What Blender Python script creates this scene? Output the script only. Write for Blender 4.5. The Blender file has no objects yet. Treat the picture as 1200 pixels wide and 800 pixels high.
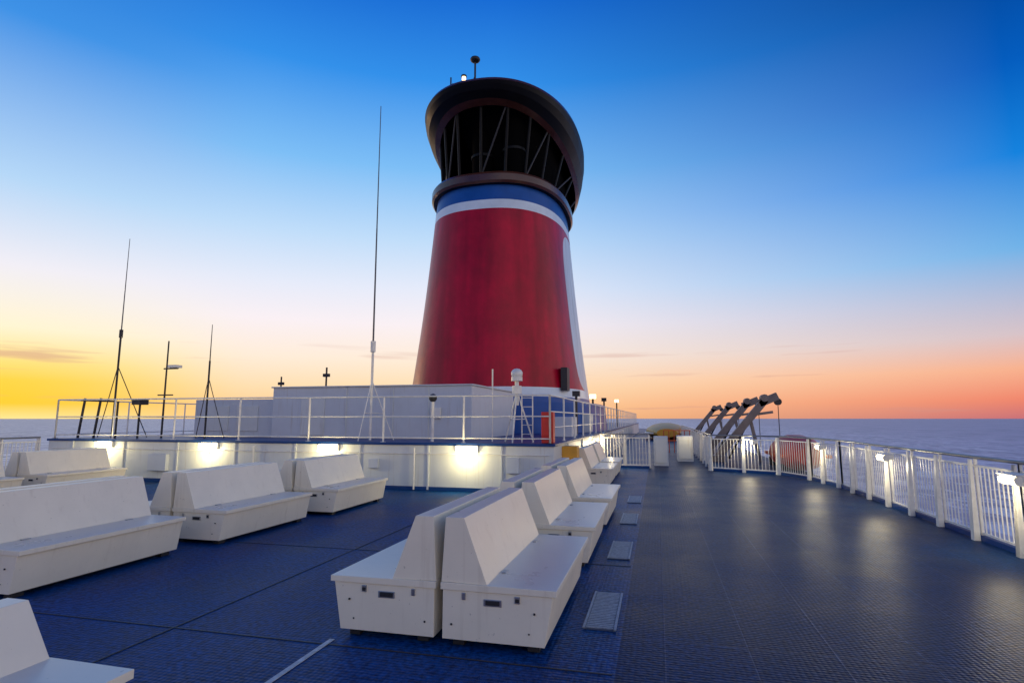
import bpy, math, random
from mathutils import Vector
random.seed(4)
S=bpy.context.scene
S.view_settings.view_transform='Standard'
try: S.view_settings.look='None'
except: pass
S.view_settings.exposure=0

def lin(r,g,b):
    f=lambda c:(c/255/12.92) if c/255<=.04045 else ((c/255+.055)/1.055)**2.4
    return (f(r),f(g),f(b),1)

# ---------------------------------------------------------------- materials
def mat(name,col,rough=.5,metal=0,noise=.12,nscale=6,bump=.0,bscale=60,emit=None,estr=0,spec=.5,coat=0):
    m=bpy.data.materials.new(name); m.use_nodes=True
    nt=m.node_tree; N=nt.nodes; L=nt.links
    p=N['Principled BSDF']
    p.inputs['Roughness'].default_value=rough
    p.inputs['Metallic'].default_value=metal
    p.inputs['Specular IOR Level'].default_value=spec
    p.inputs['Coat Weight'].default_value=coat
    tc=N.new('ShaderNodeTexCoord')
    n=N.new('ShaderNodeTexNoise'); n.inputs['Scale'].default_value=nscale; n.inputs['Detail'].default_value=4
    n.inputs['Roughness'].default_value=.65
    L.new(tc.outputs['Object'],n.inputs['Vector'])
    mr=N.new('ShaderNodeMapRange'); mr.inputs[1].default_value=.3; mr.inputs[2].default_value=.7
    mr.inputs[3].default_value=1-noise; mr.inputs[4].default_value=1+noise*.4
    L.new(n.outputs['Fac'],mr.inputs[0])
    mx=N.new('ShaderNodeVectorMath'); mx.operation='SCALE'; mx.inputs[0].default_value=col[:3]
    L.new(mr.outputs[0],mx.inputs['Scale']); L.new(mx.outputs[0],p.inputs['Base Color'])
    r2=N.new('ShaderNodeMapRange'); r2.inputs[3].default_value=max(0.02,rough-.1); r2.inputs[4].default_value=min(1,rough+.12)
    L.new(n.outputs['Fac'],r2.inputs[0]); L.new(r2.outputs[0],p.inputs['Roughness'])
    if bump>0:
        n2=N.new('ShaderNodeTexNoise'); n2.inputs['Scale'].default_value=bscale; n2.inputs['Detail'].default_value=3
        L.new(tc.outputs['Object'],n2.inputs['Vector'])
        b=N.new('ShaderNodeBump'); b.inputs['Strength'].default_value=bump; b.inputs['Distance'].default_value=.01
        L.new(n2.outputs['Fac'],b.inputs['Height']); L.new(b.outputs[0],p.inputs['Normal'])
    if emit:
        p.inputs['Emission Color'].default_value=emit; p.inputs['Emission Strength'].default_value=estr
    return m

def white_paint(name,col,stain=(.36,.26,.15),rough=.38,amt=.35,noise=.06,scuff=.4):
    m=mat(name,col,rough,noise=noise,nscale=2,bump=.10,bscale=18)
    nt=m.node_tree;N=nt.nodes;L=nt.links;p=N['Principled BSDF']
    src=p.inputs['Base Color'].links[0].from_socket
    g=N.new('ShaderNodeNewGeometry')
    mp=N.new('ShaderNodeMapping'); mp.inputs['Scale'].default_value=(14,14,.8)
    L.new(g.outputs['Position'],mp.inputs['Vector'])
    n=N.new('ShaderNodeTexNoise'); n.inputs['Scale'].default_value=1; n.inputs['Detail'].default_value=6
    L.new(mp.outputs[0],n.inputs['Vector'])
    r=N.new('ShaderNodeMapRange'); r.inputs[1].default_value=.58; r.inputs[2].default_value=.82; r.inputs[4].default_value=amt
    L.new(n.outputs['Fac'],r.inputs[0])
    # streaks only on upright faces
    sn=N.new('ShaderNodeSeparateXYZ'); L.new(g.outputs['Normal'],sn.inputs[0])
    ab=N.new('ShaderNodeMath'); ab.operation='ABSOLUTE'; L.new(sn.outputs[2],ab.inputs[0])
    up=N.new('ShaderNodeMapRange'); up.inputs[1].default_value=.3; up.inputs[2].default_value=.5; up.inputs[3].default_value=1; up.inputs[4].default_value=.0
    L.new(ab.outputs[0],up.inputs[0]); ml=N.new('ShaderNodeMath'); ml.operation='MULTIPLY'; L.new(r.outputs[0],ml.inputs[0]); L.new(up.outputs[0],ml.inputs[1])
    mx=N.new('ShaderNodeMix'); mx.data_type='RGBA'
    L.new(ml.outputs[0],mx.inputs[0]); L.new(src,mx.inputs[6]); mx.inputs[7].default_value=(*stain,1)
    n3=N.new('ShaderNodeTexNoise'); n3.inputs['Scale'].default_value=30; n3.inputs['Detail'].default_value=3; L.new(g.outputs['Position'],n3.inputs['Vector'])
    r3=N.new('ShaderNodeMapRange'); r3.inputs[1].default_value=.71; r3.inputs[2].default_value=.74; r3.inputs[4].default_value=scuff; L.new(n3.outputs['Fac'],r3.inputs[0])
    m3=N.new('ShaderNodeMix'); m3.data_type='RGBA'; L.new(r3.outputs[0],m3.inputs[0]); L.new(mx.outputs[2],m3.inputs[6]); m3.inputs[7].default_value=(.28,.25,.2,1)
    L.new(m3.outputs[2],p.inputs['Base Color'])
    return m

M={}
M['bench']=white_paint('bench_white_paint',(.88,.81,.66),amt=.28,rough=.30)
M['wall']=white_paint('steel_white_paint',(.66,.69,.68),rough=.42,amt=.50)
M['house']=white_paint('house_paint',(.60,.64,.68),rough=.45,amt=.4)
M['rail']=mat('rail_white',(.84,.82,.75),.35,noise=.15,nscale=8)
M['railgrey']=mat('rail_grey',(.22,.23,.25),.35,metal=.4)
M['dark']=mat('dark_metal',(.02,.02,.024),.5)
M['black']=mat('funnel_black',(.005,.005,.006),.5,noise=.3,nscale=1.5,spec=.2)
M['soot']=mat('soot_black',(.003,.003,.003),.9,spec=.03)
M['ringb']=mat('ring_brown',(.085,.028,.018),.22,noise=.3,nscale=2,spec=.5)
M['steel']=mat('latch_steel',(.5,.5,.5),.3,metal=.9)
M['blue']=mat('blue_paint',(.006,.085,.36),.35,noise=.2,nscale=1,spec=.3)
M['bluetrim']=mat('blue_trim',(.006,.05,.2),.4,noise=.2,nscale=1,spec=.3)
M['white2']=mat('funnel_white',(.74,.84,.90),.35,nscale=1,spec=.3)
M['red2']=mat('red_box',(.60,.03,.02),.4)
M['orange']=mat('lifeboat_orange',(.80,.13,.015),.4,nscale=2)
M['redraft']=mat('boat_red',(.62,.05,.02),.4,nscale=2)
M['yellow']=mat('yellow_box',(.75,.36,.03),.4)
M['davit']=mat('davit_paint',(.20,.165,.155),.5,noise=.35,nscale=2)
M['lamp']=mat('lamp_lens',(.9,.85,.7),.3,emit=(1,.84,.5,1),estr=11)
M['lamps']=mat('lamp_lens_small',(.9,.85,.7),.3,emit=(1,.7,.35,1),estr=4)
M['whip']=mat('antenna_fibreglass',(.10,.10,.11),.4)
M['grate']=mat('grating',(.26,.33,.44),.45,noise=.4,nscale=30)
M['gratebed']=mat('grating_bed',(.06,.09,.15),.5)
M['line']=mat('line_white',(.62,.64,.66),.5,noise=.5,nscale=12)
M['hull']=mat('hull',(.6,.6,.62),.5)

def mth_factory(N,L):
    def mth(op,a,b=None):
        n=N.new('ShaderNodeMath'); n.operation=op
        for i,v in enumerate((a,b)):
            if v is None: continue
            if isinstance(v,(int,float)): n.inputs[i].default_value=v
            else: L.new(v,n.inputs[i])
        return n.outputs[0]
    return mth
def funnel_red():
    m=mat('funnel_red',(.52,.0005,.030),.34,noise=.35,nscale=.6,bump=.4,bscale=1.1,spec=.25)
    nt=m.node_tree;N=nt.nodes;L=nt.links;p=N['Principled BSDF']
    for n in N:
        if n.type=='BUMP': n.inputs['Distance'].default_value=.05
    src=p.inputs['Base Color'].links[0].from_socket
    g=N.new('ShaderNodeNewGeometry'); sp=N.new('ShaderNodeSeparateXYZ'); L.new(g.outputs['Position'],sp.inputs[0])
    mth=mth_factory(N,L)
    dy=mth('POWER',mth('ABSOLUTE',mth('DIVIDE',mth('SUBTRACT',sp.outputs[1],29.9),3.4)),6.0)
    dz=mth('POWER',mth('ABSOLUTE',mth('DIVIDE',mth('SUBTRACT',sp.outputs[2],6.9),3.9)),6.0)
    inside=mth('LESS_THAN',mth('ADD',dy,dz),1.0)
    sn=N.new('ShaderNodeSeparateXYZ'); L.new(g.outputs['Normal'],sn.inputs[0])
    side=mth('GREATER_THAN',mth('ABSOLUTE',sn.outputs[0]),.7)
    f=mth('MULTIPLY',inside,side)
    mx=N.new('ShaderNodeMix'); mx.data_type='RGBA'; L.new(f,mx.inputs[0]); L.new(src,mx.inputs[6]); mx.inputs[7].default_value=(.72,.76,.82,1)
    # faint soot/rain streaks
    mp=N.new('ShaderNodeMapping'); mp.inputs['Scale'].default_value=(2.2,2.2,.12); L.new(g.outputs['Position'],mp.inputs[0])
    n=N.new('ShaderNodeTexNoise'); n.inputs['Scale'].default_value=1; n.inputs['Detail'].default_value=5; L.new(mp.outputs[0],n.inputs['Vector'])
    r=N.new('ShaderNodeMapRange'); r.inputs[1].default_value=.35; r.inputs[2].default_value=.7; r.inputs[3].default_value=1.08; r.inputs[4].default_value=.72; L.new(n.outputs['Fac'],r.inputs[0])
    sc=N.new('ShaderNodeVectorMath'); sc.operation='SCALE'; L.new(mx.outputs[2],sc.inputs[0]); L.new(r.outputs[0],sc.inputs['Scale'])
    L.new(sc.outputs[0],p.inputs['Base Color'])
    return m
M['red']=funnel_red()

def deck_mat():
    m=bpy.data.materials.new('deck_blue_tiles'); m.use_nodes=True
    nt=m.node_tree;N=nt.nodes;L=nt.links;p=N['Principled BSDF']
    g=N.new('ShaderNodeNewGeometry')
    mp=N.new('ShaderNodeMapping'); mp.inputs['Rotation'].default_value=(0,0,math.pi/2)
    L.new(g.outputs['Position'],mp.inputs[0])
    br=N.new('ShaderNodeTexBrick'); br.inputs['Scale'].default_value=1; br.inputs['Brick Width'].default_value=1.2; br.inputs['Row Height'].default_value=.6
    br.inputs['Mortar Size'].default_value=.006; br.offset=0; br.inputs['Mortar Smooth'].default_value=.3
    br.inputs['Color1'].default_value=(.82,.82,.82,1); br.inputs['Color2'].default_value=(1.12,1.12,1.12,1); br.inputs['Mortar'].default_value=(1,1,1,1)
    L.new(mp.outputs[0],br.inputs['Vector'])
    n1=N.new('ShaderNodeTexNoise'); n1.inputs['Scale'].default_value=.8; n1.inputs['Detail'].default_value=7; n1.inputs['Roughness'].default_value=.7
    L.new(g.outputs['Position'],n1.inputs['Vector'])
    n2=N.new('ShaderNodeTexNoise'); n2.inputs['Scale'].default_value=22; n2.inputs['Detail'].default_value=4
    L.new(g.outputs['Position'],n2.inputs['Vector'])
    cr=N.new('ShaderNodeValToRGB'); e=cr.color_ramp.elements
    e[0].position=.3; e[0].color=(.002,.030,.115,1); e[1].position=.72; e[1].color=(.007,.075,.25,1)
    L.new(n1.outputs['Fac'],cr.inputs[0])
    sp=N.new('ShaderNodeSeparateXYZ'); L.new(g.outputs['Position'],sp.inputs[0])
    isr=N.new('ShaderNodeMath'); isr.operation='GREATER_THAN'; isr.inputs[1].default_value=-.33; L.new(sp.outputs[0],isr.inputs[0])
    c2=N.new('ShaderNodeValToRGB'); e=c2.color_ramp.elements
    e[0].position=.3; e[0].color=(.001,.014,.056,1); e[1].position=.75; e[1].color=(.003,.036,.125,1)
    L.new(n1.outputs['Fac'],c2.inputs[0])
    ti=N.new('ShaderNodeMix'); ti.data_type='RGBA'; ti.blend_type='MULTIPLY'; ti.inputs[0].default_value=1
    L.new(c2.outputs[0],ti.inputs[6]); L.new(br.outputs['Color'],ti.inputs[7])
    mo=N.new('ShaderNodeMix'); mo.data_type='RGBA'; mo.inputs[7].default_value=(.045,.085,.18,1)
    mf=N.new('ShaderNodeMath'); mf.operation='MULTIPLY'; mf.inputs[1].default_value=.5; L.new(br.outputs['Fac'],mf.inputs[0])
    L.new(mf.outputs[0],mo.inputs[0]); L.new(ti.outputs[2],mo.inputs[6])
    mx=N.new('ShaderNodeMix'); mx.data_type='RGBA'; L.new(isr.outputs[0],mx.inputs[0]); L.new(cr.outputs[0],mx.inputs[6]); L.new(mo.outputs[2],mx.inputs[7])
    r=N.new('ShaderNodeMapRange'); r.inputs[1].default_value=.35; r.inputs[2].default_value=.7; r.inputs[3].default_value=.5; r.inputs[4].default_value=1.6
    L.new(n2.outputs['Fac'],r.inputs[0])
    sc=N.new('ShaderNodeVectorMath'); sc.operation='SCALE'; L.new(mx.outputs[2],sc.inputs[0]); L.new(r.outputs[0],sc.inputs['Scale'])
    L.new(sc.outputs[0],p.inputs['Base Color'])
    vo=N.new('ShaderNodeTexVoronoi'); vo.inputs['Scale'].default_value=26; vo.inputs['Randomness'].default_value=.25
    L.new(g.outputs['Position'],vo.inputs['Vector'])
    ad=N.new('ShaderNodeMath'); ad.operation='SUBTRACT'; L.new(vo.outputs['Distance'],ad.inputs[0])
    m2=N.new('ShaderNodeMath'); m2.operation='MULTIPLY'; m2.inputs[1].default_value=.8; L.new(br.outputs['Fac'],m2.inputs[0]); L.new(m2.outputs[0],ad.inputs[1])
    b=N.new('ShaderNodeBump'); b.inputs['Strength'].default_value=.6; b.inputs['Distance'].default_value=.008; b.invert=True
    L.new(ad.outputs[0],b.inputs['Height'])
    L.new(b.outputs[0],p.inputs['Normal'])
    bw=N.new('ShaderNodeMath'); bw.operation='MULTIPLY'; bw.inputs[1].default_value=.10; L.new(br.outputs['Color'],bw.inputs[0])
    rr=N.new('ShaderNodeMapRange'); rr.inputs[1].default_value=.3; rr.inputs[2].default_value=.7; rr.inputs[3].default_value=.20; rr.inputs[4].default_value=.34
    L.new(n1.outputs['Fac'],rr.inputs[0]); 
    ra=N.new('ShaderNodeMath'); ra.operation='ADD'; L.new(rr.outputs[0],ra.inputs[0]); L.new(bw.outputs[0],ra.inputs[1])
    L.new(ra.outputs[0],p.inputs['Roughness'])
    p.inputs['Specular IOR Level'].default_value=.05
    return m
M['deck']=deck_mat()

def sea_mat():
    m=bpy.data.materials.new('sea_water'); m.use_nodes=True
    nt=m.node_tree;N=nt.nodes;L=nt.links;p=N['Principled BSDF']
    g=N.new('ShaderNodeNewGeometry')
    def noise(scale,det,sy=1,dist=0):
        mp=N.new('ShaderNodeMapping'); mp.inputs['Scale'].default_value=(scale,scale*sy,scale); L.new(g.outputs['Position'],mp.inputs[0])
        n=N.new('ShaderNodeTexNoise'); n.inputs['Scale'].default_value=1; n.inputs['Detail'].default_value=det; n.inputs['Distortion'].default_value=dist
        n.inputs['Roughness'].default_value=.66
        L.new(mp.outputs[0],n.inputs['Vector']); return n.outputs['Fac']
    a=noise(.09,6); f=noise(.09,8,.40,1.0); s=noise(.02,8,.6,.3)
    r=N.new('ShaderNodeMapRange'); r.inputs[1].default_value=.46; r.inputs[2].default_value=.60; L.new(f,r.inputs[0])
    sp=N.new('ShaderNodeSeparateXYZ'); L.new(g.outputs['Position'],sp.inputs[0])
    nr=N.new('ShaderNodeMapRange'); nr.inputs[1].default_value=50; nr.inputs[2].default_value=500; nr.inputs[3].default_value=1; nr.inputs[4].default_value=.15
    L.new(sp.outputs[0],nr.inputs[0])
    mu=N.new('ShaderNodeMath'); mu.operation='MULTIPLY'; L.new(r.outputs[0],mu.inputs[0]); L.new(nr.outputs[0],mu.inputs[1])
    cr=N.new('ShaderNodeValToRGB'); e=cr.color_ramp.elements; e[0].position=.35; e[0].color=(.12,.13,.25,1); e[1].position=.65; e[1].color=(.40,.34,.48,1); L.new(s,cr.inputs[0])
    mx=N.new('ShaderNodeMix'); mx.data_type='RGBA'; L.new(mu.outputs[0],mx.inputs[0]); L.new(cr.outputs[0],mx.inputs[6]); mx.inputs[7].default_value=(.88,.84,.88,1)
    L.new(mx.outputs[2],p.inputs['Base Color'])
    p.inputs['Roughness'].default_value=.35
    b=N.new('ShaderNodeBump'); b.inputs['Strength'].default_value=.45; b.inputs['Distance'].default_value=1.4
    L.new(a,b.inputs['Height']); L.new(b.outputs[0],p.inputs['Normal'])
    return m
M['sea']=sea_mat()

# ---------------------------------------------------------------- mesh builder
class MB:
    def __init__(s): s.v=[];s.f=[];s.mi=[];s.mats=[];s.sm=[]
    def m(s,k):
        if k not in s.mats: s.mats.append(k)
        return s.mats.index(k)
    def add(s,vs,fs,k,smooth=False):
        o=len(s.v); s.v+= [tuple(v) for v in vs]; i=s.m(k)
        for f in fs: s.f.append([o+j for j in f]); s.mi.append(i); s.sm.append(smooth)
    def box(s,x0,x1,y0,y1,z0,z1,k):
        vs=[(x,y,z) for x in(x0,x1) for y in(y0,y1) for z in(z0,z1)]
        s.add(vs,[(0,1,3,2),(4,6,7,5),(0,4,5,1),(2,3,7,6),(0,2,6,4),(1,5,7,3)],k)
    def prism(s,prof,y0,y1,k):
        n=len(prof); vs=[(x,y0,z) for x,z in prof]+[(x,y1,z) for x,z in prof]
        fs=[list(range(n)),list(range(2*n-1,n-1,-1))]+[(i,(i+1)%n+0,(i+1)%n+n,i+n)[::-1] for i in range(n)]
        s.add(vs,fs,k)
    def tube(s,p0,p1,r,k,n=8,r1=None,smooth=True):
        p0=Vector(p0);p1=Vector(p1); d=(p1-p0).normalized(); r1=r if r1 is None else r1
        a=d.orthogonal().normalized(); b=d.cross(a)
        vs=[];
        for p,rr in((p0,r),(p1,r1)):
            for i in range(n):
                t=2*math.pi*i/n+math.pi/n; vs.append(p+a*math.cos(t)*rr+b*math.sin(t)*rr)
        fs=[(i,(i+1)%n,(i+1)%n+n,i+n) for i in range(n)]
        s.add(vs,fs,k,smooth and n>4); s.add(vs,[list(range(n))[::-1],list(range(n,2*n))],k)
    def beam(s,p0,p1,w,h,k):
        p0=Vector(p0);p1=Vector(p1); d=(p1-p0).normalized()
        a=d.cross(Vector((0,0,1)));
        if a.length<1e-3: a=Vector((1,0,0))
        a.normalize(); b=d.cross(a)
        vs=[p+a*i*w/2+b*j*h/2 for p in(p0,p1) for i,j in((-1,-1),(1,-1),(1,1),(-1,1))]
        s.add(vs,[(0,1,5,4),(1,2,6,5),(2,3,7,6),(3,0,4,7),(3,2,1,0),(4,5,6,7)],k)
    def sphere(s,c,r,k,n=12,sz=1):
        vs=[];m=n//2
        for j in range(m+1):
            ph=math.pi*j/m
            for i in range(n):
                t=2*math.pi*i/n; vs.append((c[0]+r*math.sin(ph)*math.cos(t),c[1]+r*math.sin(ph)*math.sin(t),c[2]+sz*r*math.cos(ph)))
        fs=[(j*n+i,j*n+(i+1)%n,(j+1)*n+(i+1)%n,(j+1)*n+i) for j in range(m) for i in range(n)]
        s.add(vs,fs,k,True)
    def loft(s,rings,ks,closeA=None,closeB=None,n=64):
        def ring(cx,cy,a,b,e,z,lift=0):
            out=[]
            for i in range(n):
                t=2*math.pi*i/n;c=math.cos(t);q=math.sin(t)
                f=max(0,(.55-q)/1.55)**1.2
                out.append((cx+a*math.copysign(abs(c)**(2/e),c),cy+b*math.copysign(abs(q)**(2/e),q),z+lift*f))
            return out
        R=[ring(*r) for r in rings]
        for j in range(len(R)-1):
            s.add(R[j]+R[j+1],[(i,(i+1)%n,(i+1)%n+n,i+n) for i in range(n)],ks[j] if isinstance(ks,list) else ks,True)
        if closeA: s.add(R[0],[list(range(n))[::-1]],closeA)
        if closeB: s.add(R[-1],[list(range(n))],closeB)
    def obj(s,name,bevel=0,loc=(0,0,0)):
        me=bpy.data.meshes.new(name); me.from_pydata(s.v,[],s.f)
        for k in s.mats: me.materials.append(M[k])
        me.polygons.foreach_set('material_index',s.mi); me.polygons.foreach_set('use_smooth',s.sm)
        me.update()
        o=bpy.data.objects.new(name,me); S.collection.objects.link(o); o.location=loc
        if bevel:
            b=o.modifiers.new('bevel','BEVEL'); b.width=bevel; b.segments=2; b.limit_method='ANGLE'
        return o
def inst(o,loc,rz=0):
    c=bpy.data.objects.new(o.name,o.data); S.collection.objects.link(c); c.location=loc; c.rotation_euler[2]=math.radians(rz)
    for md in o.modifiers:
        b=c.modifiers.new('bevel','BEVEL'); b.width=md.width; b.segments=md.segments; b.limit_method='ANGLE'
    return c

def point(name,loc,w,parent=None,col=(1,.80,.45),r=.06):
    l=bpy.data.lights.new(name,'POINT'); l.energy=w; l.color=col; l.shadow_soft_size=r
    o=bpy.data.objects.new(name,l); S.collection.objects.link(o); o.location=loc
    if parent: o.parent=parent
    return o

# ---------------------------------------------------------------- sea
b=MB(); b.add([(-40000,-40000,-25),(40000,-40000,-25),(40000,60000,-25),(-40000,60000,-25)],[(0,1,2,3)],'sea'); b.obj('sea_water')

# ---------------------------------------------------------------- ship hull and deck
XL,XR=-17.8,4.62
b=MB(); b.box(XL,XR,-20,100,-26,-.02,'hull'); b.obj('ship_hull')
b=MB(); b.add([(XL,-20,0),(XR,-20,0),(XR,100,0),(XL,100,0)],[(0,1,2,3)],'deck'); b.obj('ship_deck')
b=MB()
b.box(-2.52,-2.48,-20,4.2,.003,.007,'line')
b.obj('deck_seam_line')
b=MB()
for y in (4.9,7.3,9.7,12.1):
    b.box(-.64,-.38,y,y+1.0,.002,.008,'gratebed')
    b.box(-.645,-.625,y,y+1.0,.008,.02,'grate'); b.box(-.395,-.375,y,y+1.0,.008,.02,'grate')
    for i in range(24):
        yy=y+.02+i*.041; b.box(-.62,-.40,yy,yy+.024,.009,.018,'grate')
b.obj('deck_drain_grating')
b=MB()
for x in(-3.9,-8.8,-13): b.box(x,x+.012,-20,12.9,.002,.006,'dark')
for y in(1.2,4.1,7.0): b.box(-17,-.35,y,y+.014,.0015,.0045,'dark')
b.obj('deck_plate_joint')

# ---------------------------------------------------------------- benches
def bench_half(b,sx,L=1.95,top=.945):
    def P(pr): 
        q=[(sx*x,z) for x,z in pr]
        return q if sx>0 else q[::-1]
    b.prism(P([(.035,.06),(.82,.06),(.885,.412),(.035,.412)]),0,L,'bench')
    b.prism(P([(.02,.415),(.915,.415),(.915,.460),(.02,.466)]),-.014,L+.014,'bench')
    b.prism(P([(.022,.468),(.385,.463),(.20,top),(.05,top)]),0.0,L,'bench')
    for x in(.1,.68):
        for y in(.06,L-.18):
            b.box(min(sx*x,sx*(x+.09)),max(sx*x,sx*(x+.09)),y,y+.12,.003,.065,'dark')
    b.box(min(sx*.08,sx*.72),max(sx*.08,sx*.72),.12,L-.12,.02,.063,'dark')
    for yy,s in((0,-1),(L,1)):
        def bx(x0,x1,z0,z1,d,k):
            ya,yb=sorted((yy,yy+s*d)); b.box(min(sx*x0,sx*x1),max(sx*x0,sx*x1),ya,yb,z0,z1,k)
        bx(.36,.50,.315,.365,.006,'steel'); bx(.375,.485,.323,.357,.010,'dark')
        bx(.60,.64,.35,.40,.012,'steel'); bx(.605,.635,.36,.385,.018,'dark')
        bx(.19,.22,.35,.40,.012,'steel')
        bx(.74,.755,.28,.295,.012,'dark'); bx(.10,.115,.16,.175,.008,'dark'); bx(.70,.712,.14,.152,.008,'dark')
    for y in(.35,L-.4):
        xs=sorted((sx*.40,sx*.44)); b.box(xs[0],xs[1],y,y+.09,.463,.472,'steel')
def bench(name='deck_bench',left=True,right=True,top=.945,L=1.95):
    b=MB()
    if right: bench_half(b,1,L,top)
    if left: bench_half(b,-1,L,top)
    return b.obj(name,bevel=.010)
b0=bench(); b0.location=(-1.66,4.28,0)
for p in ((-1.645,6.8,0,.4),(-1.64,9.25,0,-.3),(-6.78,4.28,0,0),(-6.62,6.78,0,-.8),(-6.42,9.25,0,.5),(-14.0,9.95,0,0),(-14.0,7.5,0,0)):
    inst(b0,p[:3],p[3])
bs=bench(left=False); bs.location=(-2.02,14.6,0)
inst(bs,(-2.02,17.0,0))
b3=bench(top=.74); b3.location=(-3.49,.52,0)

# ---------------------------------------------------------------- raised platform
PX0,PX1,PY,PZ=-17.2,-2.3,13.0,1.12
b=MB()
b.box(PX0,PX1,PY,75,-.01,PZ-.06,'wall')
b.box(PX0-.04,PX1+.04,PY-.04,75.04,PZ-.06,PZ,'bluetrim')
for x in [PX0+.9+i*1.82 for i in range(8)]: b.box(x,x+.05,PY-.035,PY-.001,.02,PZ-.062,'wall')
b.box(PX0,PX1,PY-.03,PY-.002,.0,.09,'bluetrim')
for y in range(15,60,3): b.box(PX1+.001,PX1+.035,y,y+.05,.02,PZ-.062,'wall')
b.tube((-5.7,PY-.06,.02),(-5.7,PY-.06,1.0),.022,'rail'); b.tube((-10.2,PY-.06,.02),(-10.2,PY-.06,1.0),.022,'rail')
b.tube((-17,PY-.045,.86),(-2.4,PY-.045,.86),.014,'rail',6)
b.box(-13.5,-12.9,PY-.12,PY-.001,.3,.75,'house'); b.box(-3.4,-3.1,PY-.1,PY-.001,.45,.8,'house')
b.box(-6.9,-6.65,PY-.08,PY-.001,.5,.72,'house'); b.box(-9.4,-9.1,PY-.07,PY-.001,.2,.42,'house')
b.obj('raised_platform',bevel=.006)

def openrail(b,p0,p1,z,h,step,mids=(.5,),r=.02,k='rail'):
    p0=Vector(p0);p1=Vector(p1);n=max(1,round((p1-p0).length/step))
    for i in range(n+1):
        q=p0.lerp(p1,i/n); b.tube((q.x,q.y,z),(q.x,q.y,z+h),r*1.25,k,6)
        b.box(q.x-.05,q.x+.05,q.y-.05,q.y+.05,z,z+.012,k)
    for f in (1.0,)+tuple(mids): b.tube((p0.x,p0.y,z+h*f),(p1.x,p1.y,z+h*f),r if f==1 else r*.75,k,6)
b=MB()
openrail(b,(PX0+.1,PY+.08),(PX1-.1,PY+.08),PZ,1.12,2.1,(.56,.1))
openrail(b,(PX1-.1,PY+.08),(PX1-.1,70),PZ,1.12,2.0,(.66,.33))
openrail(b,(PX0+.1,PY+.08),(PX0+.1,60),PZ,1.12,2.4,(.56,.1))
b.obj('platform_railing')

def wall_lamp(x):
    b=MB()
    b.box(-.27,.27,-.06,0,-.085,.085,'rail')
    b.box(-.25,.25,-.14,-.061,-.065,.065,'lamp')
    b.tube((0,-.03,-.085),(0,-.03,-.22),.012,'rail',6)
    o=b.obj('wall_lamp',bevel=.015,loc=(x,PY-.002,.98))
    point('bulb',(0,-.38,-.12),32,o,(1,.82,.40))
for x in(-4.37,-8.02,-11.6,-15.1): wall_lamp(x)

# ---------------------------------------------------------------- deckhouses on the platform
b=MB()
b.box(-11.4,-5.0,15.2,20,PZ,2.62,'house'); b.box(-11.45,-4.95,15.15,20.05,2.62,2.66,'wall')
b.box(-10.4,-9.6,15.17,15.198,1.2,2.3,'wall')
for x in(-8.9,-7.4,-6.3): b.box(x,x+.03,15.17,15.198,PZ,2.6,'wall')
b.box(-6.2,-5.9,15.12,15.198,1.7,2.0,'rail')
b.obj('white_deckhouse',bevel=.01)
b=MB(); b.box(-14.6,-11.46,15.6,19,PZ,2.3,'house')
b.box(-14.1,-13.3,15.57,15.598,1.3,2.1,'wall'); b.box(-13,-12.2,15.57,15.598,1.3,2.1,'wall'); b.obj('ventilation_house',bevel=.01)

b=MB(); b.loft([(-7.4,28.3,4.9,6.3,3.4,PZ),(-7.4,28.3,4.8,6.2,3.4,2.35),(-7.4,28.3,4.4,5.75,2.9,2.36)],'blue',closeB='blue')
b.obj('funnel_casing')

# ---------------------------------------------------------------- funnel
def fr(z):
    t=(z-1.1)/(11.5-1.1)
    s=t+.08*math.sin(math.pi*min(1,max(0,t)))
    a=4.46+(3.22-4.46)*s; y0=22.6+(23.4-22.6)*s; y1=34.0+(32.8-34.0)*s
    return (-7.56+.12*t,(y0+y1)/2,a,(y1-y0)/2,2.5,z)
b=MB()
zs=[2.3,2.62,3.02]+[3.02+(11.0-3.02)*i/10 for i in range(1,11)]+[11.42,12.3]
ks=['blue','white2']+['red']*10+['white2','blue']
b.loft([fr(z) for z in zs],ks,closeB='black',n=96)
def grow(r,d,z): return (r[0],r[1],r[2]+d,r[3]+d,r[4],z)
t=fr(12.2)
b.loft([grow(t,.02,12.12),grow(t,.20,12.14),grow(t,.28,12.24),grow(t,.28,12.54),grow(t,.20,12.66),grow(t,0,12.7),grow(t,-.5,12.7)],['black','ringb','ringb','ringb','black','black'],closeB='soot',n=96)
def vr(a,y0,y1,z,l=0): return (-7.32,(y0+y1)/2,a,(y1-y0)/2,2.3,z,l)
V=[(3.35,23.1,34.9,13.75,2.0),(3.55,22.75,35.0,14.0,1.9),(3.78,22.3,35.1,14.8,1.25),(3.90,22.1,35.1,15.5,.7),(3.92,22.0,35.0,16.1,.22),(3.84,22.1,34.9,16.42,.05),(3.5,22.4,34.5,16.56,0)]
b.loft([vr(*v) for v in V],['ringb','black','black','black','ringb','black'],closeB='black',n=96)
b.loft([vr(3.34,23.12,34.88,13.751,2.0),vr(3.3,23.2,34.7,14.1,1.85),vr(3.6,22.6,34.7,15.0,1.05),vr(3.65,22.5,34.6,16.1,.1),vr(3.0,23.1,33.9,16.4)],'soot',closeB='soot',n=64)
b.loft([(-6.55,29.2,2.1,4.3,2.8,12.65),(-6.55,29.1,2.1,4.5,2.8,14.6),(-6.9,28.7,2.6,5.2,2.6,16.3)],'soot',n=48)
for (x,y,r) in((-7.7,24.9,.55),(-6.1,24.5,.5)):
    b.tube((x,y,12.65),(x,y,16.3),r,'soot',16); b.tube((x,y,14.0),(x,y,14.12),r+.06,'black',16)
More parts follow.
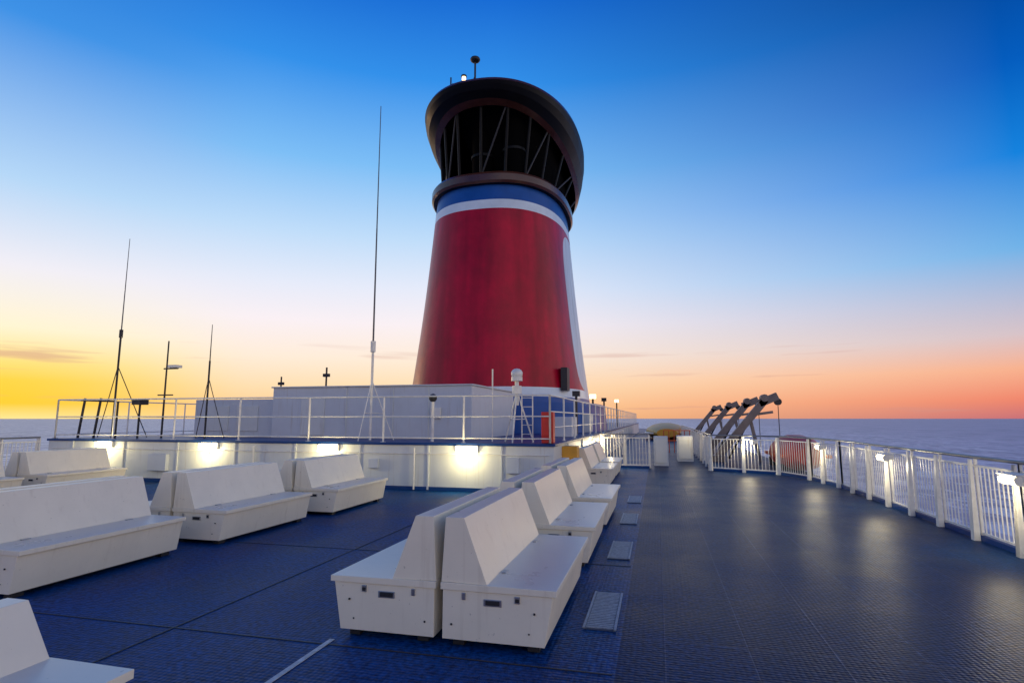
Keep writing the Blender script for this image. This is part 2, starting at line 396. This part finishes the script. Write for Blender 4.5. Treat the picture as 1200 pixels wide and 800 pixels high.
tr=grow(t,-.2,12.65); tv=(-7.32,29.0,3.3,5.8,2.3,13.8)
def pt(r,th,l=0):
    c=math.cos(th);q=math.sin(th)
    return (r[0]+r[2]*math.copysign(abs(c)**.85,c),r[1]+r[3]*math.copysign(abs(q)**.85,q),r[5]+l*max(0,(.55-q)/1.55)**1.2)
n=20
for i in range(n):
    a0=2*math.pi*i/n;a1=2*math.pi*(i+.9)/n
    b.tube(pt(tr,a0),pt(tv,a0,2.0),.07,'black',6)
    if i%2: b.tube(pt(tr,a0),pt(tv,a1,2.0),.045,'dark',6)
b.box(-4.0,-3.72,24.5,25.2,2.9,3.9,'dark')
fo=b.obj('ship_funnel')
b=MB()
b.tube((-8.95,23.6,16.4),(-8.95,23.6,17.7),.035,'dark'); b.tube((-9.1,23.6,16.4),(-8.85,23.6,17.4),.02,'dark')
b.obj('mast_rod')
b=MB(); b.tube((-8.3,23.6,16.4),(-8.3,23.6,17.3),.10,'dark'); b.tube((-8.3,23.6,17.3),(-8.3,23.6,17.36),.17,'dark',12)
b.tube((-8.3,23.6,17.36),(-8.3,23.6,17.62),.09,'lamps',10); b.tube((-8.3,23.6,17.62),(-8.3,23.6,17.7),.13,'dark',12); b.obj('navigation_light')
b=MB(); b.tube((-7.75,23.6,16.4),(-7.75,23.6,18.35),.045,'dark'); b.sphere((-7.75,23.6,18.42),.24,'dark',12,.6)
b.tube((-8.1,23.6,16.6),(-7.75,23.6,17.6),.03,'dark'); b.obj('mast_antenna_dome')

# ---------------------------------------------------------------- antennas and poles
def tripod(b,x,y,z,h,s,k='rail',r=.016):
    for i in range(3):
        t=2*math.pi*i/3+.5; b.tube((x+s*math.cos(t),y+s*math.sin(t),z),(x,y,z+h),r,k,6)
        u=t+2*math.pi/3
        b.tube((x+s*.55*math.cos(t),y+s*.55*math.sin(t),z+h*.45),(x+s*.55*math.cos(u),y+s*.55*math.sin(u),z+h*.45),r*.7,k,5)
b=MB(); x,y=-7.5,14.1
b.tube((x,y,PZ),(x,y,3.6),.035,'rail'); b.tube((x,y,3.5),(x,y,3.8),.07,'rail',10); b.tube((x,y,3.8),(x,y,7.0),.026,'whip',6,.02); b.tube((x,y,7.0),(x,y,10.7),.018,'whip',6,.011)
tripod(b,x,y,PZ,1.6,.62); b.obj('whip_antenna')
b=MB(); x,y=-16.2,14.1
b.tube((x,y,PZ),(x,y,4.2),.03,'dark'); b.tube((x,y,4.2),(x,y,4.45),.055,'dark'); b.tube((x,y,4.4),(x,y,7.4),.02,'whip',6,.009)
for d in((-.9,.3),(.8,.5)): b.tube((x+d[0],y+d[1],PZ),(x,y,3.3),.014,'dark',5)
b.obj('whip_antenna')
b=MB(); x,y=-14.45,14.2
b.tube((x,y,PZ),(x,y,4.05),.032,'dark',8,.022); b.tube((x-.1,y,3.2),(x+.42,y,3.2),.022,'dark'); b.box(x+.15,x+.45,y-.12,y+.12,3.22,3.30,'rail')
b.tube((x-.25,y,2.4),(x+.3,y,2.4),.02,'dark'); b.obj('light_pole')
b=MB(); x,y=-12.9,14.2
b.tube((x,y,PZ),(x,y,3.4),.028,'dark'); b.tube((x,y,3.4),(x,y,4.5),.018,'dark',6,.01)
for d in(-.5,.5): b.tube((x+d,y+.2,PZ),(x,y,2.9),.012,'dark',5)
b.obj('antenna_pole')
for (x,h) in((-13.2,2.9),(-10.1,3.0)):
    b=MB(); yy=18 if h<2.95 else 16; b.tube((x,yy,2.2),(x,yy,h+.3),.03,'dark',6); b.box(x-.1,x+.1,yy-.05,yy+.05,h,h+.1,'dark'); b.obj('aerial_stub')
b=MB(); x,y=-3.35,13.75
tripod(b,x,y,PZ,1.25,.42,'rail',.02); b.tube((x,y,PZ+.9),(x,y,2.72),.05,'rail'); b.tube((x,y,2.3),(x,y,2.5),.12,'rail',12)
b.tube((x,y,2.62),(x,y,2.72),.14,'rail',14); b.sphere((x,y,2.80),.15,'rail',14,.9)
for i in range(5): b.tube((x+.15,y-.1,PZ+.2+i*.22),(x+.42,y-.1,PZ+.2+i*.22),.01,'rail',5)
b.tube((x+.15,y-.1,PZ),(x+.15,y-.1,2.3),.015,'rail',6); b.tube((x+.42,y-.1,PZ),(x+.42,y-.1,2.3),.015,'rail',6)
b.obj('satellite_dome_antenna')
b=MB(); b.tube((-4.05,14,PZ),(-4.05,14,2.95),.018,'rail',6); b.tube((-5.55,13.7,PZ),(-5.55,13.7,2.15),.04,'rail',8); b.sphere((-5.55,13.7,2.22),.11,'dark',10); b.obj('searchlight_post')
b=MB()
for x in(-16.9,-16.3): b.tube((x,13.6,PZ),(x+.15,13.6,2.3),.035,'dark')
b.tube((-16.9,13.6,2.25),(-15.6,13.6,2.2),.03,'dark'); b.tube((-15.5,13.6,PZ),(-15.5,13.6,2.2),.03,'dark'); b.box(-15.0,-14.7,13.6,13.9,2.1,2.25,'dark'); b.tube((-14.85,13.75,PZ),(-14.85,13.75,2.1),.03,'dark')
b.obj('hoisting_frame')
b=MB(); b.box(-2.62,-2.34,13.15,13.4,1.13,1.85,'red2'); b.box(-2.57,-2.39,13.13,13.149,1.3,1.75,'red2'); b.obj('fire_hose_cabinet',bevel=.01)
b=MB(); b.box(PX1+.001,PX1+.38,14.1,14.5,.55,1.02,'yellow'); b.obj('yellow_locker',bevel=.02)
b=MB()
for (x,y,h) in((-3.0,22,1.9),(-2.9,27,2.0),(-3.0,34,2.1),(-2.8,42,2.3)):
    b.tube((x,y,PZ),(x,y,PZ+h*.75),.05,'dark',8); b.box(x-.14,x+.14,y-.1,y+.1,PZ+h*.75,PZ+h*.75+.2,'lamps' if y in(27,42) else 'dark')
b.obj('deck_floodlight')
b=MB(); b.box(-3.3,-2.6,18,19.2,PZ,1.75,'house'); b.box(-3.4,-2.7,24,26,PZ,1.9,'house'); b.obj('vent_box',bevel=.02)

# ---------------------------------------------------------------- ship side railings
def fence(name,pts,h=1.15,step=1.02,bar=.105):
    b=MB()
    for (p,q) in zip(pts[:-1],pts[1:]):
        p=Vector((*p,0));q=Vector((*q,0));d=q-p;Ln=d.length;u=d.normalized();nn=Vector((-u.y,u.x,0))
        n=max(1,round(Ln/step))
        for i in range(n+1):
            c=p+u*(Ln*i/n)
            b.beam(c+Vector((0,0,0)),c+Vector((0,0,h-.02)),.035,.035,'rail')
            w=nn*.05
            vs=[c+w+u*-.03+Vector((0,0,h-.03)),c+w+u*.03+Vector((0,0,h-.03)),c+w*1.0+u*.045+Vector((0,0,.0)),c+w+u*-.045+Vector((0,0,.0))]
            vs+=[v+nn*.03 for v in vs[:2]]+[v+nn*.08 for v in vs[2:]]
            b.add(vs,[(0,1,2,3),(7,6,5,4),(0,4,5,1),(1,5,6,2),(2,6,7,3),(3,7,4,0)],'rail')
        m=int(Ln/bar)
        for i in range(1,m):
            c=p+u*(Ln*i/m); b.beam(c+Vector((0,0,.10)),c+Vector((0,0,h-.13)),.014,.014,'rail')
        up=Vector((0,0,1))
        b.tube(p+up*h,q+up*h,.026,'railgrey',8); b.beam(p+up*(h-.12),q+up*(h-.12),.03,.03,'rail'); b.beam(p+up*.10,q+up*.10,.03,.03,'rail')
        b.beam(p+up*.03,q+up*.03,.09,.08,'bluetrim')
    return b.obj(name)
RX=4.40
fence('side_railing',[(RX,-4),(RX,8.63),(RX,16.0),(4.15,17.8),(3.6,19.2),(1.72,20.2)])
fence('gate_fence',[(-1.95,20.6),(-.3,20.6)])
fence('side_railing',[(XL+.25,-10),(XL+.25,13)])
fence('side_railing',[(1.72,20.2),(1.9,48)],step=1.5)
def rail_lamp(x,y,w=20):
    b=MB(); b.tube((0,-.15,0),(0,.15,0),.055,'lamp',14); b.tube((0,-.18,0),(0,-.15,0),.062,'rail',14); b.tube((0,.15,0),(0,.18,0),.062,'rail',14)
    b.box(.03,.12,-.19,.19,-.02,.085,'rail'); b.box(-.07,.06,-.19,.19,.058,.075,'rail')
    o=b.obj('railing_lamp',bevel=.006,loc=(x,y,.95)); point('bulb',(-.20,0,-.14),w,o,(1,.86,.56))
for (x,y) in((RX-.2,8.45),(RX-.2,12.6),(4.1,16.7),(RX-.2,4.4),(2.9,19.45)): rail_lamp(x,y)

# ---------------------------------------------------------------- aft area
def davit(y,sc=1.0):
    b=MB(); X=-.55
    b.beam((2.7+X,y,0),(4.75+X,y,2.45*sc),.24,.28,'davit'); b.beam((4.45+X,y,0),(4.15+X,y,1.65*sc),.12,.12,'davit')
    b.beam((4.5+X,y,2.28*sc),(5.2+X,y,2.58*sc),.24,.30,'davit'); b.beam((4.3+X,y,1.85*sc),(5.0+X,y,1.95*sc),.1,.1,'davit')
    b.tube((4.7+X,y-.2,2.5*sc),(4.7+X,y+.2,2.5*sc),.15,'davit',12); b.tube((5.2+X,y-.08,2.35*sc),(5.2+X,y+.08,2.35*sc),.14,'dark',10)
    b.tube((3.3+X,y+.2,.1),(4.0+X,y+.2,1.4),.05,'dark',6); b.tube((5.2+X,y,2.2),(5.2+X,y,.4),.02,'dark',5)
    b.box(2.5+X,3.1+X,y-.3,y+.3,0,.25,'davit')
    return b.obj('boat_davit',bevel=.03)
for y in(24.5,29.0,36.0,45.0): davit(y)
b=MB()
def boat(b,x,y0,y1,z,w,h,k,k2):
    n=14
    Y=[y0+(y1-y0)*i/10 for i in range(11)]
    rings=[]
    for i,yy in enumerate(Y):
        f=max(.08,math.sin(math.pi*(i/10*.84+.08)))**.55
        rings.append([(x+w*f*math.cos(2*math.pi*j/n),yy,z+h*(f if math.sin(2*math.pi*j/n)>0 else f*.8)*math.sin(2*math.pi*j/n)) for j in range(n)])
    for a,c in zip(rings[:-1],rings[1:]): b.add(a+c,[(j,(j+1)%n,(j+1)%n+n,j+n) for j in range(n)],k,True)
    b.add(rings[0],[list(range(n))[::-1]],k); b.add(rings[-1],[list(range(n))],k)
    b.box(x-w*1.0,x+w*1.0,y0+.6,y1-.6,z-.05,z+.05,k2)
boat(b,4.6,19.9,23.6,.48,.8,.68,'redraft','orange'); b.box(4.0,4.6,21,21.3,0,.3,'dark'); b.box(4.0,4.6,23,23.3,0,.3,'dark'); b.obj('rescue_boat')
b=MB(); boat(b,.7,46,56,.55,1.7,.8,'yellow','rail'); b.obj('lifeboat')
b=MB(); b.box(-.15,.35,21.6,22.2,0,1.05,'house'); b.box(-.1,.3,21.57,21.598,.1,.95,'wall'); b.obj('equipment_locker',bevel=.02)
b=MB(); b.box(.75,1.35,24,25,0,1.0,'house'); b.box(.8,1.3,23.97,23.998,.1,.9,'wall'); b.obj('equipment_locker',bevel=.02)
b=MB()
for i in range(5): b.tube((-1.7+i*.02,23+i*1.6,.0),(-1.7,23+i*1.6,1.1),.03,'rail',6)
b.beam((-1.7,23,1.1),(-1.7,30,1.1),.05,.05,'rail'); b.beam((-1.7,23,.6),(-1.7,30,.6),.04,.04,'rail'); b.obj('stair_handrail')
b=MB()
for i in range(6):
    x=.3+i*.25; b.tube((x,30,0),(x,30,1.1),.02,'redraft',6)
b.beam((.3,30,1.1),(1.6,30,1.1),.04,.04,'orange'); b.beam((.3,30,.6),(1.6,30,.6),.04,.04,'orange'); b.obj('orange_gate')
b=MB()
for y in(20.2,24,30): b.box(PX1+.001,PX1+.12,y,y+.4,.75,.9,'lamps')
b.obj('passage_lamp'); point('passage_bulb',(PX1+.35,20.4,.8),30); point('passage_bulb',(PX1+.35,25,.8),30); point('passage_bulb',(1.2,23.4,1.2),16)

# ---------------------------------------------------------------- world
w=bpy.data.worlds.new('World'); S.world=w; w.use_nodes=True
nt=w.node_tree;N=nt.nodes;L=nt.links; N.clear()
out=N.new('ShaderNodeOutputWorld'); bg=N.new('ShaderNodeBackground'); L.new(bg.outputs[0],out.inputs[0])
tc=N.new('ShaderNodeTexCoord'); sp=N.new('ShaderNodeSeparateXYZ'); L.new(tc.outputs['Generated'],sp.inputs[0])
cb=N.new('ShaderNodeCombineXYZ'); L.new(sp.outputs[0],cb.inputs[0]); L.new(sp.outputs[1],cb.inputs[1])
nm=N.new('ShaderNodeVectorMath'); nm.operation='NORMALIZE'; L.new(cb.outputs[0],nm.inputs[0])
AZ=math.radians(-64)
dt=N.new('ShaderNodeVectorMath'); dt.operation='DOT_PRODUCT'; L.new(nm.outputs[0],dt.inputs[0]); dt.inputs[1].default_value=(math.sin(AZ),math.cos(AZ),0)
def ramp(st,gain=1):
    st=sorted(st)
    r=N.new('ShaderNodeValToRGB'); cr=r.color_ramp
    G=lambda c:tuple(x*gain for x in lin(*c)[:3])+(1,)
    cr.elements[0].position=st[0][0]; cr.elements[0].color=G(st[0][1])
    cr.elements[1].position=st[-1][0]; cr.elements[1].color=G(st[-1][1])
    for (p,c) in st[1:-1]:
        e=cr.elements.new(p); e.color=G(c)
    L.new(sp.outputs[2],r.inputs[0]); return r.outputs[0]
TOP=(.85,(10,55,135))
left=ramp([(0,(255,232,150)),(.02,(255,206,50)),(.05,(255,212,66)),(.075,(255,226,125)),(.12,(255,244,210)),(.20,(240,238,246)),(.31,(180,215,248)),(.49,(60,145,230)),(.62,(28,108,208)),TOP])
cen=ramp([(0,(255,196,130)),(.05,(255,222,176)),(.10,(255,236,216)),(.16,(250,240,244)),(.22,(230,235,250)),(.30,(192,221,250)),(.41,(125,190,246)),(.53,(50,144,234)),(.64,(14,100,208)),TOP])
rig=ramp([(0,(200,110,120)),(.025,(240,132,108)),(.065,(248,176,142)),(.11,(214,194,200)),(.22,(112,178,232)),(.335,(18,130,222)),(.44,(0,92,190)),(.56,(0,64,148)),(.85,(0,38,100))])
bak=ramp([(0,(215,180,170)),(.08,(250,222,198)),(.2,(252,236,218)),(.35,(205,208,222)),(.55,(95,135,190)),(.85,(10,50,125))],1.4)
def mixc(fsock,lo,hi,a,bb,ss=True):
    mr=N.new('ShaderNodeMapRange'); mr.inputs[1].default_value=lo; mr.inputs[2].default_value=hi
    if ss: mr.interpolation_type='SMOOTHSTEP'
    L.new(fsock,mr.inputs[0]); mx=N.new('ShaderNodeMix'); mx.data_type='RGBA'; L.new(mr.outputs[0],mx.inputs[0]); L.new(a,mx.inputs[6]); L.new(bb,mx.inputs[7]); return mx.outputs[2]
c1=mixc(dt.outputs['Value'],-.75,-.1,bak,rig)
c2=mixc(dt.outputs['Value'],-.05,.66,c1,cen,False)
c3=mixc(dt.outputs['Value'],.90,1.0,c2,left,True)
mp=N.new('ShaderNodeMapping'); mp.inputs['Scale'].default_value=(3,3,60); L.new(tc.outputs['Generated'],mp.inputs[0])
nz=N.new('ShaderNodeTexNoise'); nz.inputs['Scale'].default_value=1.3; nz.inputs['Detail'].default_value=5; L.new(mp.outputs[0],nz.inputs['Vector'])
wz=N.new('ShaderNodeMath'); wz.operation='SUBTRACT'; L.new(sp.outputs[2],wz.inputs[0]); wz.inputs[1].default_value=.086
wa=N.new('ShaderNodeMath'); wa.operation='ABSOLUTE'; L.new(wz.outputs[0],wa.inputs[0])
wm=N.new('ShaderNodeMapRange'); wm.inputs[1].default_value=.012; wm.inputs[2].default_value=.002; wm.inputs[4].default_value=.18; L.new(wa.outputs[0],wm.inputs[0])
wd=N.new('ShaderNodeMapRange'); wd.inputs[1].default_value=.962; wd.inputs[2].default_value=.985; L.new(dt.outputs['Value'],wd.inputs[0])
wp=N.new('ShaderNodeMath'); wp.operation='MULTIPLY'; L.new(wm.outputs[0],wp.inputs[0]); L.new(wd.outputs[0],wp.inputs[1])
ns=N.new('ShaderNodeMath'); ns.operation='ADD'; L.new(nz.outputs['Fac'],ns.inputs[0]); L.new(wp.outputs[0],ns.inputs[1])
c=N.new('ShaderNodeMapRange'); c.inputs[1].default_value=.60; c.inputs[2].default_value=.72; c.inputs[4].default_value=.55; L.new(ns.outputs[0],c.inputs[0])
band=N.new('ShaderNodeMapRange'); band.inputs[1].default_value=.13; band.inputs[2].default_value=.09; L.new(sp.outputs[2],band.inputs[0])
mu=N.new('ShaderNodeMath'); mu.operation='MULTIPLY'; L.new(c.outputs[0],mu.inputs[0]); L.new(band.outputs[0],mu.inputs[1])
cl=N.new('ShaderNodeMix'); cl.data_type='RGBA'; L.new(mu.outputs[0],cl.inputs[0]); L.new(c3,cl.inputs[6]); cl.inputs[7].default_value=lin(205,150,140)
sky=N.new('ShaderNodeTexSky'); sky.sky_type='NISHITA'; sky.sun_disc=False; sky.sun_elevation=math.radians(2); sky.sun_rotation=AZ
sc=N.new('ShaderNodeVectorMath'); sc.operation='SCALE'; sc.inputs['Scale'].default_value=.003; L.new(sky.outputs[0],sc.inputs[0])
ad=N.new('ShaderNodeVectorMath'); ad.operation='ADD'; L.new(cl.outputs[2],ad.inputs[0]); L.new(sc.outputs[0],ad.inputs[1])
L.new(ad.outputs[0],bg.inputs[0]); bg.inputs[1].default_value=1.0

sl=bpy.data.lights.new('sun','SUN'); sl.energy=.5; sl.angle=math.radians(3); sl.color=(1,.62,.32)
so=bpy.data.objects.new('sun',sl); S.collection.objects.link(so)
el=math.radians(3); d=Vector((math.sin(AZ)*math.cos(el),math.cos(AZ)*math.cos(el),math.sin(el)))
so.rotation_euler=d.to_track_quat('Z','Y').to_euler()

# ---------------------------------------------------------------- camera
cam=bpy.data.cameras.new('camera'); cam.lens=20; cam.sensor_width=36; cam.clip_end=100000; cam.clip_start=.05
co=bpy.data.objects.new('camera',cam); S.collection.objects.link(co); co.location=(0,0,1.7)
co.rotation_euler=(math.radians(90+7.69),0,math.radians(14.18)); S.camera=co
